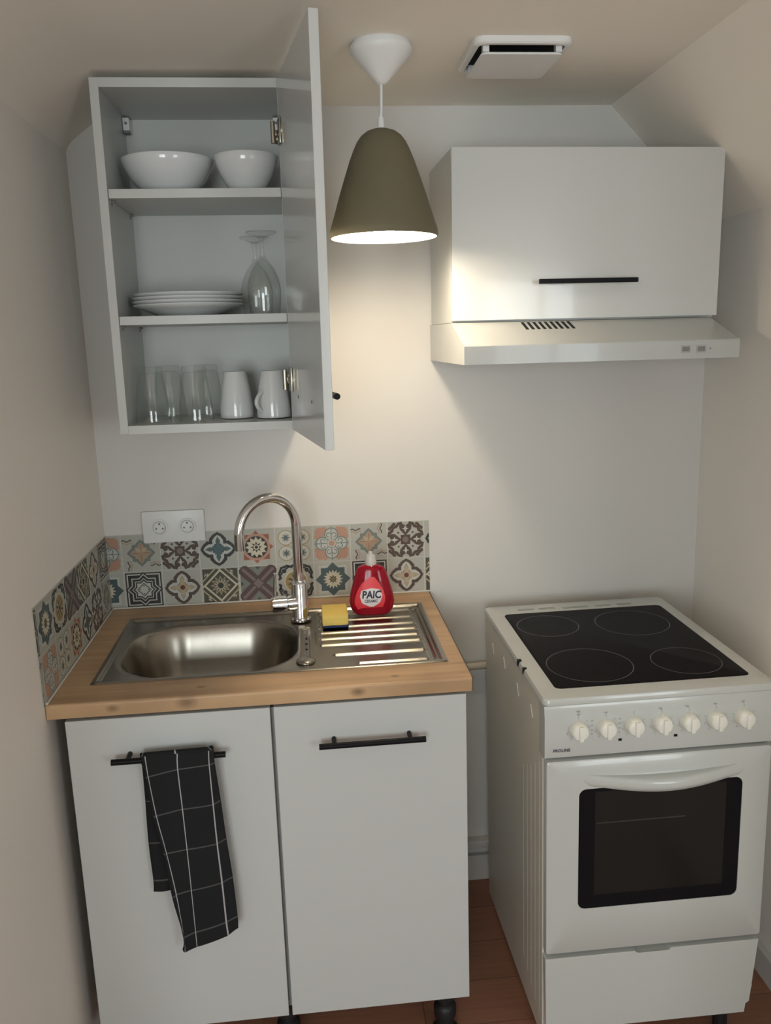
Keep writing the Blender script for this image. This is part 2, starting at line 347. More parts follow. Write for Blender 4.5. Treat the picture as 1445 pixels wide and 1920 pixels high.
def tile(k):
    """polygons of one printed tile: (layer, colour, points in -1..1)"""
    o = []
    def A(l, c, *ps):
        for p in ps: o.append((l, c, p))
    if k == 'A':   # rosette of four ringed lobes on a peach ground
        for q in four(ngon(.62, .62, .30, 10)): A(1, 'peach', q)
        for q in four(ngon(.80, .38, .15, 9)) + four(ngon(.38, .80, .15, 9)): A(1, 'peach', q)
        for q in four(ngon(0, .50, .39, 20)): A(2, 'grey', q)
        for q in four(ngon(0, .50, .33, 20)): A(3, 'pale', q)
        for a in (0, 90, 180, 270):
            for s in (1, -1):
                for q in stroke([(s*x, y) for x, y in arc(.15, .48, .12, -100, 160, 9)], .05): A(4, 'grey', rotp(q, a))
            for q in stroke([(0, .25), (0, .95)], .05): A(4, 'grey', rotp(q, a))
        A(5, 'grey', ngon(0, 0, .27, 18)); A(6, 'pale', ngon(0, 0, .24, 18)); A(7, 'peach', ngon(0, 0, .17, 14))
    if k == 'B':   # pastel flower, scrolls in the corners
        for q in four(petal(0, 0, .76, .34, 90)) + four(petal(0, 0, .66, .30, 45)): A(1, 'grey', q)
        for q in four(petal(0, 0, .60, .21, 90)): A(2, 'tan', q)
        for q in four(petal(0, 0, .45, .11, 45)): A(2, 'sand', q)
        for a in (0, 90, 180, 270):
            for dx in (0, .14):
                for q in stroke([(.55+dx+.05*math.sin(t*9), .98-dx*.2-t*.55+dx*.3) for t in [i/8 for i in range(9)]], .06): A(2, 'brown' if dx else 'tan', rotp(q, a))
            for q in stroke([(0, .05), (0, .5)], .025): A(3, 'rust', rotp(q, a))
        A(4, 'peach', ngon(0, 0, .09, 10))
    if k == 'C':   # dark damask
        A(1, 'brown', [(-.27, -.27), (.27, -.27), (.27, .27), (-.27, .27)]); A(2, 'mauve', ngon(0, 0, .17, 12))
        for a in (0, 90, 180, 270):
            A(1, 'brown', rotp(tr(heart(.42), 0, .64), a+0)); A(2, 'pale', rotp(tr([(0, .22), (.09, .02), (0, -.2), (-.09, .02)], 0, .60), a))
            for q in stroke([(-.16, .62), (.16, .62)], .05): A(2, 'pale', rotp(q, a))
            for s in (1, -1):
                for q in stroke([(s*x, y) for x, y in [(.18, .95), (.40, .90), (.52, .74), (.66, .70), (.74, .80), (.66, .90), (.56, .86)]], .17): A(1, 'brown', rotp(q, a))
            A(1, 'brown', rotp(ngon(.40, .40, .06, 8), a))
    if k in 'DI':  # cross with black or brown quatrefoil border
        c1, c2, c3 = (('black', 'dkteal', 'teal') if k == 'D' else ('brown', 'tan', 'sand'))
        for q in quatrefoil(.96, .46): A(1, c1, q)
        A(1, c1, [(-.46, -.46), (.46, -.46), (.46, .46), (-.46, .46)])
        for q in quatrefoil(.80, .29): A(2, 'pale', q)
        A(2, 'pale', [(-.29, -.29), (.29, -.29), (.29, .29), (-.29, .29)])
        for q in four([(-.20, 0), (-.20, .30), (-.10, .30), (-.13, .46), (0, .72), (.13, .46), (.10, .30), (.20, .30), (.20, 0)]): A(3, c2, q)
        if k == 'I':
            for q in four([(-.11, .02), (-.10, .30), (-.06, .44), (0, .62), (.06, .44), (.10, .30), (.11, .02)]): A(4, c3, q)
            A(5, 'brown', ngon(0, 0, .14, 10)); A(6, 'red', ngon(0, 0, .10, 10))
        else: A(4, c3, star(0, 0, .34, .16, 4)); A(5, 'dkteal', ngon(0, 0, .11, 10))
    if k == 'E':   # orange star tile
        A(1, 'peach', [(-.72, -.72), (.72, -.72), (.72, .72), (-.72, .72)]); A(1, 'peach', ngon(0, 0, .95, 4))
        for q in four([(-.70, .70), (-.70, .36), (-.36, .70)]): A(2, 'rust', q)
        for q in four([(-.13, .74), (.13, .74), (0, .92)]): A(2, 'rust', q)
        A(2, 'black', ngon(0, 0, .62, 24)); A(3, 'cream', star(0, 0, .60, .42, 12)); A(4, 'black', star(0, 0, .32, .17, 8)); A(5, 'cream', ngon(0, 0, .16, 10)); A(6, 'black', ngon(0, 0, .10, 8))
    if k == 'F':   # four small rosettes
        for q in four(ngon(.44, .44, .44, 20)): A(1, 'gold', q)
        for q in four(ngon(.44, .44, .39, 20)): A(2, 'pale', q)
        for q in four(star(.44, .44, .30, .18, 8)): A(3, 'sand', q)
        for q in four(star(.44, .44, .24, .10, 6)): A(4, 'teal', q)
        A(3, 'sand', ngon(0, 0, .15, 4)); A(4, 'rust', ngon(0, 0, .06, 6))
    if k == 'G':   # blue-grey eight-pointed star
        A(1, 'pale', [(-.78, -.78), (.78, -.78), (.78, .78), (-.78, .78)]); A(2, 'dkteal', [(-.66, -.66), (.66, -.66), (.66, .66), (-.66, .66)])
        A(2, 'dkteal', ngon(0, 0, .97, 4)); A(3, 'cream', star(0, 0, .56, .38, 16)); A(4, 'olive', star(0, 0, .26, .14, 8)); A(5, 'gold', ngon(0, 0, .10, 8)); A(6, 'brown', ngon(0, 0, .05, 6))
    if k == 'H':   # black and white star maze
        s8 = lambda s: [[(-s*.72, -s*.72), (s*.72, -s*.72), (s*.72, s*.72), (-s*.72, s*.72)], ngon(0, 0, s, 4)]
        A(1, 'black', [(-.96, -.96), (.96, -.96), (.96, .96), (-.96, .96)]); A(2, 'pale', [(-.89, -.89), (.89, -.89), (.89, .89), (-.89, .89)])
        A(3, 'black', [(-.82, -.82), (.82, -.82), (.82, .82), (-.82, .82)], ngon(0, 0, 1.0, 4))
        c = ['pale', 'black', 'pale', 'black', 'pale']
        for i, s in enumerate((.90, .82, .66, .60, .50)): A(4+i, c[i], *s8(s))
        for a in (0, 90, 180, 270):
            for q in stroke([(-.15, .20), (0, .37), (.15, .20)], .05): A(9, 'black', rotp(q, a))
            for q in stroke([(.10, .24), (.20, .14)], .04): A(9, 'black', rotp(q, a))
            A(9, 'black', rotp(ngon(0, .24, .05, 4), a))
    if k == 'J':   # leaf rosette in a diamond
        A(1, 'olive', [(-.95, -.95), (.95, -.95), (.95, .95), (-.95, .95)])
        for a in (0, 90, 180, 270):
            for d in (.66, .80):
                for q in stroke([(d*1.35-.96*t*1.0, .0+.96*t+(d-.66)) for t in [0, .25, .5, .75, 1]], .075): A(2, 'cream' if d < .7 else 'sand', rotp(q, a))
            for q in stroke([(.62+.1*math.sin(t*12), .62+.25*t) for t in [i/6 for i in range(7)]], .05): A(2, 'cream', rotp(q, a))
        A(3, 'cream', ngon(0, 0, .88, 4)); A(4, 'olive', ngon(0, 0, .80, 4))
        for i in range(12): A(5, 'sand', petal(.12*math.cos(i*math.pi/6), .12*math.sin(i*math.pi/6), .44, .075, i*30))
        for i in range(12): A(6, 'olive', petal(.2*math.cos(i*math.pi/6), .2*math.sin(i*math.pi/6), .28, .03, i*30))
        A(7, 'black', star(0, 0, .20, .12, 12))
    if k == 'K':   # purple saltire
        A(1, 'mauve', [(-.96, -.96), (.96, -.96), (.96, .96), (-.96, .96)])
        for q in four([(-.34, .96), (.34, .96), (0, .40)]): A(2, 'grey', q)
        for q in four([(-.14, .96), (.14, .96), (0, .78)]): A(3, 'brown', q)
        for a in (45, 135):
            A(3, 'brown', rotp([(-1.3, -.30), (1.3, -.30), (1.3, .30), (-1.3, .30)], a)); A(4, 'purple', rotp([(-1.3, -.24), (1.3, -.24), (1.3, .24), (-1.3, .24)], a))
            A(5, 'mauve', rotp([(-1.2, -.08), (1.2, -.08), (1.2, .08), (-1.2, .08)], a))
        A(6, 'brown', ngon(0, 0, .36, 4)); A(7, 'mauve', ngon(0, 0, .29, 4))
    if k == 'L':   # gold medallion in black scrolls
        for a in (0, 90, 180, 270):
            for s in (1, -1):
                for q in stroke([(s*x, y) for x, y in [(.10, .92), (.30, .84), (.46, .92), (.62, .84), (.80, .78), (.86, .60), (.74, .50), (.88, .34), (.80, .16)]], .12): A(1, 'black', rotp(q, a))
            A(1, 'black', rotp(ngon(.62, .62, .13, 8), a))
        A(2, 'cream', ngon(0, 0, .66, 20)); A(3, 'gold', ngon(0, 0, .58, 20))
        for i in range(8): A(4, 'olive', petal(0, 0, .5, .07, i*45+22))
        for i in range(8): A(5, 'sand', petal(.1, 0, .3, .05, i*45) if False else petal(0, 0, .42, .05, i*45))
        A(6, 'brown', star(0, 0, .24, .1, 8))
    return o
def clip(poly, lo, hi):
    def cut(p, f, inter):
        out = []
        for i in range(len(p)):
            a, b_ = p[i-1], p[i]; fa, fb = f(a), f(b_)
            if fa >= 0 and fb >= 0: out.append(b_)
            elif fa >= 0 > fb: out.append(inter(a, b_, fa, fb))
            elif fa < 0 <= fb: out.append(inter(a, b_, fa, fb)); out.append(b_)
        return out
    it = lambda a, b_, fa, fb: (a[0]+(b_[0]-a[0])*fa/(fa-fb), a[1]+(b_[1]-a[1])*fa/(fa-fb))
    for f in (lambda p: p[0]-lo[0], lambda p: hi[0]-p[0], lambda p: p[1]-lo[1], lambda p: hi[1]-p[1]):
        if len(poly) < 3: return []
        poly = cut(poly, f, it)
    return poly if len(poly) >= 3 else []
def splash(bm, rows, length, z0, pitch, place):
    """rows: list of (bottom z, [(start, kind), ...]); place(s, z, h) -> 3D point"""
    H = 2*pitch
    # panel
    mi = TKEY.index('base')
    c = [(0, z0), (length, z0), (length, z0+H), (0, z0+H)]
    Fv = [bm.verts.new(place(s, z, .0022)) for s, z in c]; Bv = [bm.verts.new(place(s, z, 0)) for s, z in c]
    bm.faces.new(Fv).material_index = mi
    for i in range(4):
        j = (i+1) % 4; bm.faces.new((Fv[i], Bv[i], Bv[j], Fv[j])).material_index = mi
    for zb, lst in rows:
        for s0, k in lst:
            h = pitch/2; cx, cz = s0+h, zb+h; sc = h*.97
            a, e = max(s0, 0.0005), min(s0+pitch, length-.0005)
            if e <= a: continue
            # light joint along the left edge of each tile
            for pl in ([(s0-.0012, zb), (s0+.0012, zb), (s0+.0012, zb+pitch), (s0-.0012, zb+pitch)], [(s0, zb+pitch-.0012), (s0+pitch, zb+pitch-.0012), (s0+pitch, zb+pitch), (s0, zb+pitch)]):
                q = clip(pl, (0.0003, z0), (length-.0003, z0+H-.0002))
                if q: bm.faces.new([bm.verts.new(place(x, z, .00226)) for x, z in q]).material_index = TKEY.index('line')
            for qi, (ly, col, p) in enumerate(tile(k)):
                q = clip([(cx+x*sc, cz+y*sc) for x, y in p], (a, zb+.0004), (e, zb+pitch-.0004)) if len(p) < 5 or True else p
                if q: bm.faces.new([bm.verts.new(place(x, z, .0022+.00009*ly+.0000045*(qi % 14))) for x, z in q]).material_index = mi if col == 'base' else TKEY.index(col)
TZ, TP = .9052, .1009
b = B()
xs = [-.0615+.1009*i for i in range(10)]
splash(b, [(TZ+TP, list(zip(xs, 'ABCDEFABCD'))), (TZ, list(zip(xs, 'GHIJKLGHIJ')))], .861, TZ, TP, lambda s, z, h: (s, -h, z))
tag(mk('tile_backsplash', b, TMATS), 'strip of two rows of patterned cement-look tiles on the back wall behind the sink', 'backsplash')
b = B()
ys = [.0+.0985*i for i in range(7)]
def flipx(k): return k
splash(b, [(TZ+TP, list(zip(ys, 'HIJKLGH'))), (TZ, list(zip(ys, 'BCDEFAB')))], .6085, TZ, TP, lambda s, z, h: (h, -.0022-s, z))
tag(mk('tile_backsplash', b, TMATS), 'strip of patterned tiles on the left side wall, running towards the viewer beside the worktop', 'backsplash')
b = B(); tube(b, [(.0045, -.60, .9076), (.0045, -.005, .9076), (.86, -.005, .9076)], .0028, seg=8)
tag(mk('sealant_bead', b, mat('sealant', (.62, .60, .55), .4), smooth=60), 'pale sealant bead where worktop meets the tile strips', 'sealant')

# ------------------------------------------------------------------ power outlet
ou = thing('power_outlet', 'white double wall socket overlapping the top of the tiles', 'power outlet', (.101, 0, 1.084))
b = B(); box(b, 0, .1605, -.011, -.0005, 0, .084, bev=.002); mk('cover_plate', b, PLASW, ou, smooth=40)
for cx in (.0437, .1157):
    b = B()
    prof = [(.0, -.0), (.014, 0), (.0155, .0005), (.0175, .005), (.0195, .005), (.0205, .0038), (.0225, .0038), (.0225, .0)]
    lathe(b, [(r, z) for r, z in prof], seg=40)
    for v in b.verts: v.co = Vector((v.co.x+cx, -.0105-v.co.z, v.co.y+.041))
    so = mk('socket', b, PLASW, ou, smooth=40)
    b = B()
    for dx, dz, r in ((-.0085, -.003, .0024), (.0085, -.003, .0024), (0, .0095, .0026)):
        cyl(b, (cx+dx, -.0112, .041+dz), (cx+dx, -.0128, .041+dz), r, seg=12)
    mk('pin_hole', b, GREYM, so)
    b = B()
    for rr in (.0222, .0158):
        tube(b, [(cx+rr*math.cos(a), -.0112 if rr > .02 else -.0135, .041+rr*math.sin(a)) for a in [2*math.pi*i/40 for i in range(41)]], .0005, seg=6, cap=False)
    mk('groove', b, GREYL, so)

# ------------------------------------------------------------------ worktop, sink, tap
SX0, SX1, SY0, SY1 = .0655, .8238, -.5135, -.0975
WZ, WT = .9048, .0298
b = B()
ox0, ox1, oy0, oy1 = .002, .8565, -.6033, -.003
ix0, ix1, iy0, iy1 = SX0+.012, SX1-.012, SY0+.012, SY1-.012
oyf = oy0+.012
def ringverts(x0, x1, y0, y1, z): return [b.verts.new(p) for p in ((x0, y0, z), (x1, y0, z), (x1, y1, z), (x0, y1, z))]
ot, it_, ob_, ib = ringverts(ox0, ox1, oyf, oy1, WZ), ringverts(ix0, ix1, iy0, iy1, WZ), ringverts(ox0, ox1, oyf, oy1, WZ-WT), ringverts(ix0, ix1, iy0, iy1, WZ-WT)
for i in range(4):
    j = (i+1) % 4
    b.faces.new((ot[i], ot[j], it_[j], it_[i])); b.faces.new((ob_[i], ob_[j], ib[j], ib[i]))
    b.faces.new((ot[i], ot[j], ob_[j], ob_[i])); b.faces.new((it_[i], it_[j], ib[j], ib[i]))
nr = .006
nose = [(oy0+.012, WZ-WT)] + [(oy0+.012, WZ)] + [(oy0+nr-nr*math.sin(R_(15*k)), WZ-nr+nr*math.cos(R_(15*k))) for k in range(7)] + [(oy0, WZ-WT)]
prism(b, nose, 'yz', ox0, ox1)
wt = mk('worktop', b, OAK)
tag(wt, 'oak-look laminate worktop holding the steel sink', 'worktop')
b = B(); box(b, .8565, .8595, oy0+.001, -.003, WZ-WT, WZ+.0003); e_ = mk('end_strip', b, LEDG, wt); e_['label'] = 'dark unfinished right end of the worktop'

sink = thing('kitchen_sink', 'stainless steel sink with left bowl and ribbed drainer set in the worktop', 'sink', (0, 0, 0))
def sstep(a, c, x): t = max(0, min(1, (x-a)/(c-a))); return t*t*(3-2*t)
def sdrr(x, y, x0, x1, y0, y1, r):
    dx = abs(x-(x0+x1)/2)-(x1-x0)/2+r; dy = abs(y-(y0+y1)/2)-(y1-y0)/2+r
    return math.hypot(max(dx, 0), max(dy, 0))+min(max(dx, dy), 0)-r
RIBS = [-.136, -.190, -.2366, -.277, -.318, -.358, -.4215, -.4790]
RST = [.548, .548, .545, .545, .545, .545, .575, .625]
def sink_z(x, y):
    de = -sdrr(x, y, SX0, SX1, SY0, SY1, .012)
    z = WZ+.0006+.0024*sstep(0, .003, de)-.0055*sstep(.011, .017, de)*(1 if de > 0 else 0)
    s = sdrr(x, y, .098, .497, -.489, -.160, .130)
    if s < .012:
        z -= .0015*sstep(.012, .0, s)
    if s < 0:
        d = -s
        z -= .150*(sstep(-.004, .052, d)*.90+.10*sstep(.03, .17, d))
    sd = sdrr(x, y, .535, .806, -.492, -.112, .02)
    if sd < 0:
        z -= .0022*sstep(0, .007, -sd)
        for ry, rs in zip(RIBS, RST):
            if abs(y-ry) < .0105:
                t = abs(y-ry)
                w = math.cos(math.pi*t/.021)**2
                z += .0055*w*sstep(rs, rs+.006, x)*(1-sstep(.782, .788, x))
        ch = sdrr(x, y, .792, .800, -.47, -.13, .004)      # collecting channel on the right
        if ch < .004: z -= .003*(1-sstep(-.003, .004, ch))
    # shallow overflow channel between bowl and drainer
    oc = sdrr(x, y, .504, .526, -.43, -.23, .010)
    if oc < .003 and s > 0: z -= .0035*(1-sstep(-.006, .003, oc))
    return z
b = B()
nx, ny = 330, 260
G = [[b.verts.new((SX0+(SX1-SX0)*i/nx, SY0+(SY1-SY0)*j/ny, sink_z(SX0+(SX1-SX0)*i/nx, SY0+(SY1-SY0)*j/ny))) for i in range(nx+1)] for j in range(ny+1)]
for j in range(ny):
    for i in range(nx): b.faces.new((G[j][i], G[j][i+1], G[j+1][i+1], G[j+1][i]))
mk('basin', b, STEEL, sink, smooth=180)
b = B(); cz = sink_z(.30, -.33)
lathe(b, [(.0, .0015), (.012, .0015), (.014, .004), (.036, .004), (.040, .001), (.042, .0)], (.30, -.33, cz+.002)); mk('strainer', b, STEEL, sink, smooth=40)
b = B(); kz = sink_z(.515, -.455)
lathe(b, [(0, .0085), (.010, .0085), (.0165, .0072), (.0205, .0045), (.0215, .0015), (.0205, 0)], (.515, -.455, kz)); mk('waste_knob', b, STEEL, sink, smooth=60)
for yy in (-.30, -.335, -.37):
    b = B(); lathe(b, [(0, .0006), (.0028, .0006), (.0032, 0)], (.517, yy, sink_z(.515, yy)+.0004), seg=12); mk('overflow_hole', b, DARK, sink)

fa = thing('mixer_tap', 'chrome swan-neck mixer tap at the back of the sink', 'tap', (.5045, -.176, .906))
b = B(); lathe(b, [(0, 0), (.026, 0), (.026, .004), (.022, .007), (.0205, .010), (.0205, .094), (.0195, .098), (.0145, .103), (0, .103)], seg=40); mk('body', b, CHROME, fa, smooth=40)
b = B(); D = Vector((-.83, -.56, 0)).normalized(); rho = .080; h0 = .244
pts = [Vector((0, 0, .10)), Vector((0, 0, .15)), Vector((0, 0, .20)), Vector((0, 0, h0))]
for i in range(1, 25):
    a = math.pi*i/24; pts.append(D*(rho-rho*math.cos(a))+Vector((0, 0, h0+rho*math.sin(a))))
pts.append(D*2*rho+Vector((0, 0, h0-.015))); pts.append(D*2*rho+Vector((0, 0, h0-.034)))
tube(b, pts, .0122, seg=24); mk('spout', b, CHROME, fa, smooth=50)
b = B(); cyl(b, (-.010, -.004, .046), (-.032, -.010, .047), .0200, seg=32); cyl(b, (-.031, -.009, .047), (-.035, -.0105, .047), .0185, seg=32); cyl(b, (-.034, -.0105, .047), (-.070, -.018, .048), .0208, seg=32)
bmesh.ops.bevel(b, geom=[e for e in b.edges if e.is_manifold and e.calc_face_angle(0) > 1.2], offset=.002, segments=2, affect='EDGES'); lv = mk('lever_hub', b, CHROME, fa, smooth=40)
b = B(); tube(b, [(-.062, -.016, .060), (-.061, -.016, .09), (-.058, -.018, .128)], [.0042, .0038, .0040], seg=14); mk('lever_rod', b, CHROME, lv, smooth=60)

# ------------------------------------------------------------------ washing-up bottle and sponge
bt = thing('dish_soap_bottle', 'red washing-up liquid bottle on the drainer', 'bottle', (.6865, -.166, .9080), (0, 0, R_(-4)))
prof = [(0, .041, .020), (.004, .047, .0235), (.018, .0545, .0265), (.034, .0575, .0280), (.052, .0550, .0275), (.075, .0490, .0250), (.100, .0420, .0225), (.114, .0370, .0200), (.122, .0330, .0180), (.1265, .0240, .0155), (.130, .014, .0125)]
def bprof(z):
    for (z0, a0, c0), (z1, a1, c1) in zip(prof, prof[1:]):
        if z0 <= z <= z1: t = (z-z0)/(z1-z0); t2 = t; return a0+(a1-a0)*t2, c0+(c1-c0)*t2
    return prof[-1][1:]
def bring(z, n=44):
    a, c = bprof(z); return [(a*math.copysign(abs(math.cos(t))**.8, math.cos(t)), c*math.copysign(abs(math.sin(t))**.8, math.sin(t)), z) for t in [2*math.pi*i/n for i in range(n)]]
b = B(); loft(b, [bring(z) for z in [0, .002, .004, .010, .018, .026, .034, .043, .052, .063, .075, .087, .100, .107, .114, .118, .122, .1265, .130]]); mk('bottle_body', b, SOAP, bt, smooth=60)
b = B(); lathe(b, [(0, .129), (.0145, .129), (.0145, .140), (.0125, .143), (.0125, .150), (.0105, .154), (.006, .156), (.005, .162), (0, .163)], seg=28); mk('cap', b, mat('cap_white', (.80, .76, .72), .35, trans=.3), bt, smooth=40)
def bfront(x, z, e): 
    a, c = bprof(z); t = min(abs(x)/a, .999); return (x, -c*(1-t**2.5)**(1/2.5)-e, z)
b = B()
outer = [(-.036, .018), (-.044, .032), (-.042, .050), (-.035, .068), (-.024, .086), (-.004, .102), (.008, .102), (.020, .086), (.030, .066), (.034, .050), (.032, .036), (.026, .020)]
NN = 14
def labelgrid(bm, outer, e):
    zs = sorted({z for x, z in outer}); z0, z1 = min(zs), max(zs)
    rows = []
    for i in range(NN+1):
        z = z0+(z1-z0)*i/NN; xsx = []
        for k in range(len(outer)):
            (xa, za), (xb, zb) = outer[k-1], outer[k]
            if (za-z)*(zb-z) <= 0 and za != zb: xsx.append(xa+(xb-xa)*(z-za)/(zb-za))
        if len(xsx) < 2: xsx = [outer[0][0]]*2
        lo, hi = min(xsx), max(xsx); rows.append([bm.verts.new(bfront(lo+(hi-lo)*j/12, z, e)) for j in range(13)])
    for A_, B_ in zip(rows, rows[1:]):
        for j in range(12): bm.faces.new((A_[j], A_[j+1], B_[j+1], B_[j]))
labelgrid(b, outer, .0004); lb = mk('label', b, LABR, bt, smooth=60)
b = B(); labelgrid(b, [(-.006, .026), (-.025, .035), (-.030, .052), (-.026, .068), (0, .074), (.022, .070), (.027, .054), (.021, .037), (.004, .026)], .0008); pt = mk('label_patch', b, LABW, lb, smooth=60)
b = B(); add_text(b, 'PAIC', .0262, lambda x, y: bfront(x-.001, y+.0565, .0012), bold=.0009, shear=.12, sx=.86)
add_text(b, 'CERAMIC', .0105, lambda x, y: bfront(x-.002, y+.0405, .0012), bold=.0002, shear=.1, sx=.75); mk('lettering', b, LETB, lb)

b = B(); box(b, .5575, .6205, -.262, -.172, .9135, .940, bev=.004, seg=2)
bmesh.ops.subdivide_edges(b, edges=b.edges, cuts=2, use_grid_fill=True)
for v in b.verts: v.co += Vector((random.uniform(-1, 1), random.uniform(-1, 1), random.uniform(-1, 1)))*.0006
sp = mk('kitchen_sponge', b, FOAM, smooth=50); tag(sp, 'yellow sponge with dark blue scourer lying left of the red bottle', 'sponge')
b = B(); box(b, .558, .6215, -.2628, -.1715, .9085, .9137, bev=.0015); mk('scourer', b, SCOUR, sp)

# ------------------------------------------------------------------ base cabinet
DYF = -.604
bc = thing('base_cabinet', 'white two-door sink cabinet under the oak worktop', 'cabinet', (.845, 0, .145), (0, R_(-.1), 0))
b = B()
box(b, -.806, -.790, DYF+.020, -.06, 0, .724); box(b, -.016, 0, DYF+.020, -.06, 0, .724); box(b, -.79, -.016, DYF+.020, -.06, 0, .016)
box(b, -.79, -.016, -.08, -.074, .016, .70); box(b, -.79, -.016, DYF+.020, DYF+.12, .700, .716); box(b, -.409, -.392, DYF+.0205, -.45, .016, .70)
mk('carcass', b, mat('carcass_grey', (.36, .36, .35), .5), bc)
for k, (xa, xb, hxa, hxb, lab) in enumerate(((-.8085, -.4045, -.7191, -.4957, 'left door'), (-.3968, .0, -.3084, -.0903, 'right door'))):
    b = B(); box(b, xa, xb, DYF, DYF+.018, -.008, .7245, bev=.0008, seg=1); d = mk('door', b, FRONTW, bc)
    b = B(); hz = .6455
    cyl(b, (hxa, DYF-.030, hz), (hxb, DYF-.030, hz), .0062, seg=20)
    for px in (hxa+.031, hxb-.031): cyl(b, (px, DYF, hz+.0015), (px, DYF-.030, hz+.0015), .0048, seg=16)
    mk('handle', b, BLACK, d, smooth=40)['label'] = 'black bar handle'
for lx, ly in ((-.048, -.55), (-.41, -.55), (-.76, -.55), (-.048, -.12), (-.76, -.12)):
    b = B(); lathe(b, [(0, 0), (.030, 0), (.031, .010), (.026, .016), (.0205, .020), (.0205, .045), (.0255, .050), (.0265, .072), (.022, .080), (.017, .083), (.017, .1), (.030, .105), (.030, .146), (0, .146)], (lx, ly, -.146+.0012), seg=28); mk('leg', b, RUBBER, bc, smooth=40)

# ------------------------------------------------------------------ tea towel
def towel_mat():
    m = bpy.data.materials.new('towel_check'); m.use_nodes = True
    n = m.node_tree.nodes; l = m.node_tree.links; bb = n['Principled BSDF']; bb.inputs['Roughness'].default_value = .95; bb.inputs['Specular IOR Level'].default_value = .1
    uv = n.new('ShaderNodeUVMap'); uv.uv_map = 'UVMap'; sx = n.new('ShaderNodeSeparateXYZ'); l.new(uv.outputs[0], sx.inputs[0])
    def lines(src, w, soft):
        fr = n.new('ShaderNodeMath'); fr.operation = 'FRACT'; l.new(src, fr.inputs[0])
        s = n.new('ShaderNodeMath'); s.operation = 'SUBTRACT'; s.inputs[1].default_value = .5; l.new(fr.outputs[0], s.inputs[0])
        a = n.new('ShaderNodeMath'); a.operation = 'ABSOLUTE'; l.new(s.outputs[0], a.inputs[0])
        r = n.new('ShaderNodeMapRange'); r.inputs[1].default_value = w; r.inputs[2].default_value = w*soft; r.inputs[3].default_value = 0; r.inputs[4].default_value = 1; l.new(a.outputs[0], r.inputs[0]); return r.outputs[0]
    v, h = lines(sx.outputs[0], .022, .5), lines(sx.outputs[1], .022, .2)
    nz = n.new('ShaderNodeTexNoise'); nz.inputs['Scale'].default_value = 400; tc = n.new('ShaderNodeTexCoord'); l.new(tc.outputs['Object'], nz.inputs['Vector'])
    m1 = n.new('ShaderNodeMix'); m1.data_type = 'RGBA'; m1.inputs[6].default_value = (.020, .020, .021, 1); m1.inputs[7].default_value = (.10, .10, .10, 1); l.new(h, m1.inputs[0])
    m2 = n.new('ShaderNodeMix'); m2.data_type = 'RGBA'; m2.inputs[7].default_value = (.42, .41, .42, 1); l.new(m1.outputs[2], m2.inputs[6]); l.new(v, m2.inputs[0])
    l.new(m2.outputs[2], bb.inputs['Base Color'])
    bp = n.new('ShaderNodeBump'); bp.inputs['Strength'].default_value = .25; bp.inputs['Distance'].default_value = .001; l.new(nz.outputs['Fac'], bp.inputs['Height']); l.new(bp.outputs[0], bb.inputs['Normal'])
    return m
TOWEL = towel_mat()
rows = [[(.1847, .8002), (.1924, .8010), (.2551, .8020), (.3169, .8030), (.3267, .8032)],
 [(.1912, .7577), (.196, .7591), (.2545, .7705), (.3169, .7769), (.3276, .7786)],
 [(.1969, .6715), (.2045, .6726), (.2571, .6838), (.3184, .691), (.3336, .6955)],
 [(.2102, .585), (.2175, .587), (.2592, .5939), (.3201, .603), (.339, .6093)],
 [(.2198, .4826), (.2296, .4913), (.2609, .5006), (.3235, .5131), (.3458, .5203)],
 [(.2352, .3888), (.2367, .39), (.2622, .4046), (.3258, .421), (.3496, .4284)],
 [(.2308, .3573), (.2368, .3532), (.2627, .3687), (.3277, .3873), (.3492, .4001)]]
us = [.35, .5, 1.5, 2.5, 2.72]; vs_ = [-.06, .5, 1.5, 2.5, 3.5, 4.5, 4.86]
def cr(p0, p1, p2, p3, t): return .5*((2*p1)+(-p0+p2)*t+(2*p0-5*p1+4*p2-p3)*t*t+(-p0+3*p1-3*p2+p3)*t**3)
def samp(grid, uu, vv):
    iu = min(int(uu), len(grid[0])-2); iv = min(int(vv), len(grid)-2); fu, fv = uu-iu, vv-iv
    def rowv(r):
        c = grid[r]; a, d = c[iu], c[iu+1]; return [a[i]+(d[i]-a[i])*fu for i in range(len(a))]
    R4 = [rowv(max(0, min(len(grid)-1, iv+k))) for k in (-1, 0, 1, 2)]
    return [cr(R4[0][i], R4[1][i], R4[2][i], R4[3][i], fv) for i in range(len(R4[0]))]
b = B(); uvl = b.loops.layers.uv.new('UVMap')
def cloth(grid, U_, V_, yf, NU, NV, th=.0022):
    g = []
    for j in range(NV+1):
        vv = (len(grid)-1)*j/NV; r = []
        for i in range(NU+1):
            uu = (len(grid[0])-1)*i/NU; x, z = samp(grid, uu, vv)
            iu = min(int(uu), len(U_)-2); iv = min(int(vv), len(V_)-2)
            tu = U_[iu]+(U_[iu+1]-U_[iu])*(uu-iu); tv = V_[iv]+(V_[iv+1]-V_[iv])*(vv-iv)
            r.append((b.verts.new((x, yf(i/NU, j/NV), z)), (tu, tv)))
        g.append(r)
    for j in range(NV):
        for i in range(NU):
            q = (g[j][i], g[j][i+1], g[j+1][i+1], g[j+1][i]); f = b.faces.new([a[0] for a in q])
            for lp, a in zip(f.loops, q): lp[uvl].uv = a[1]
    return g
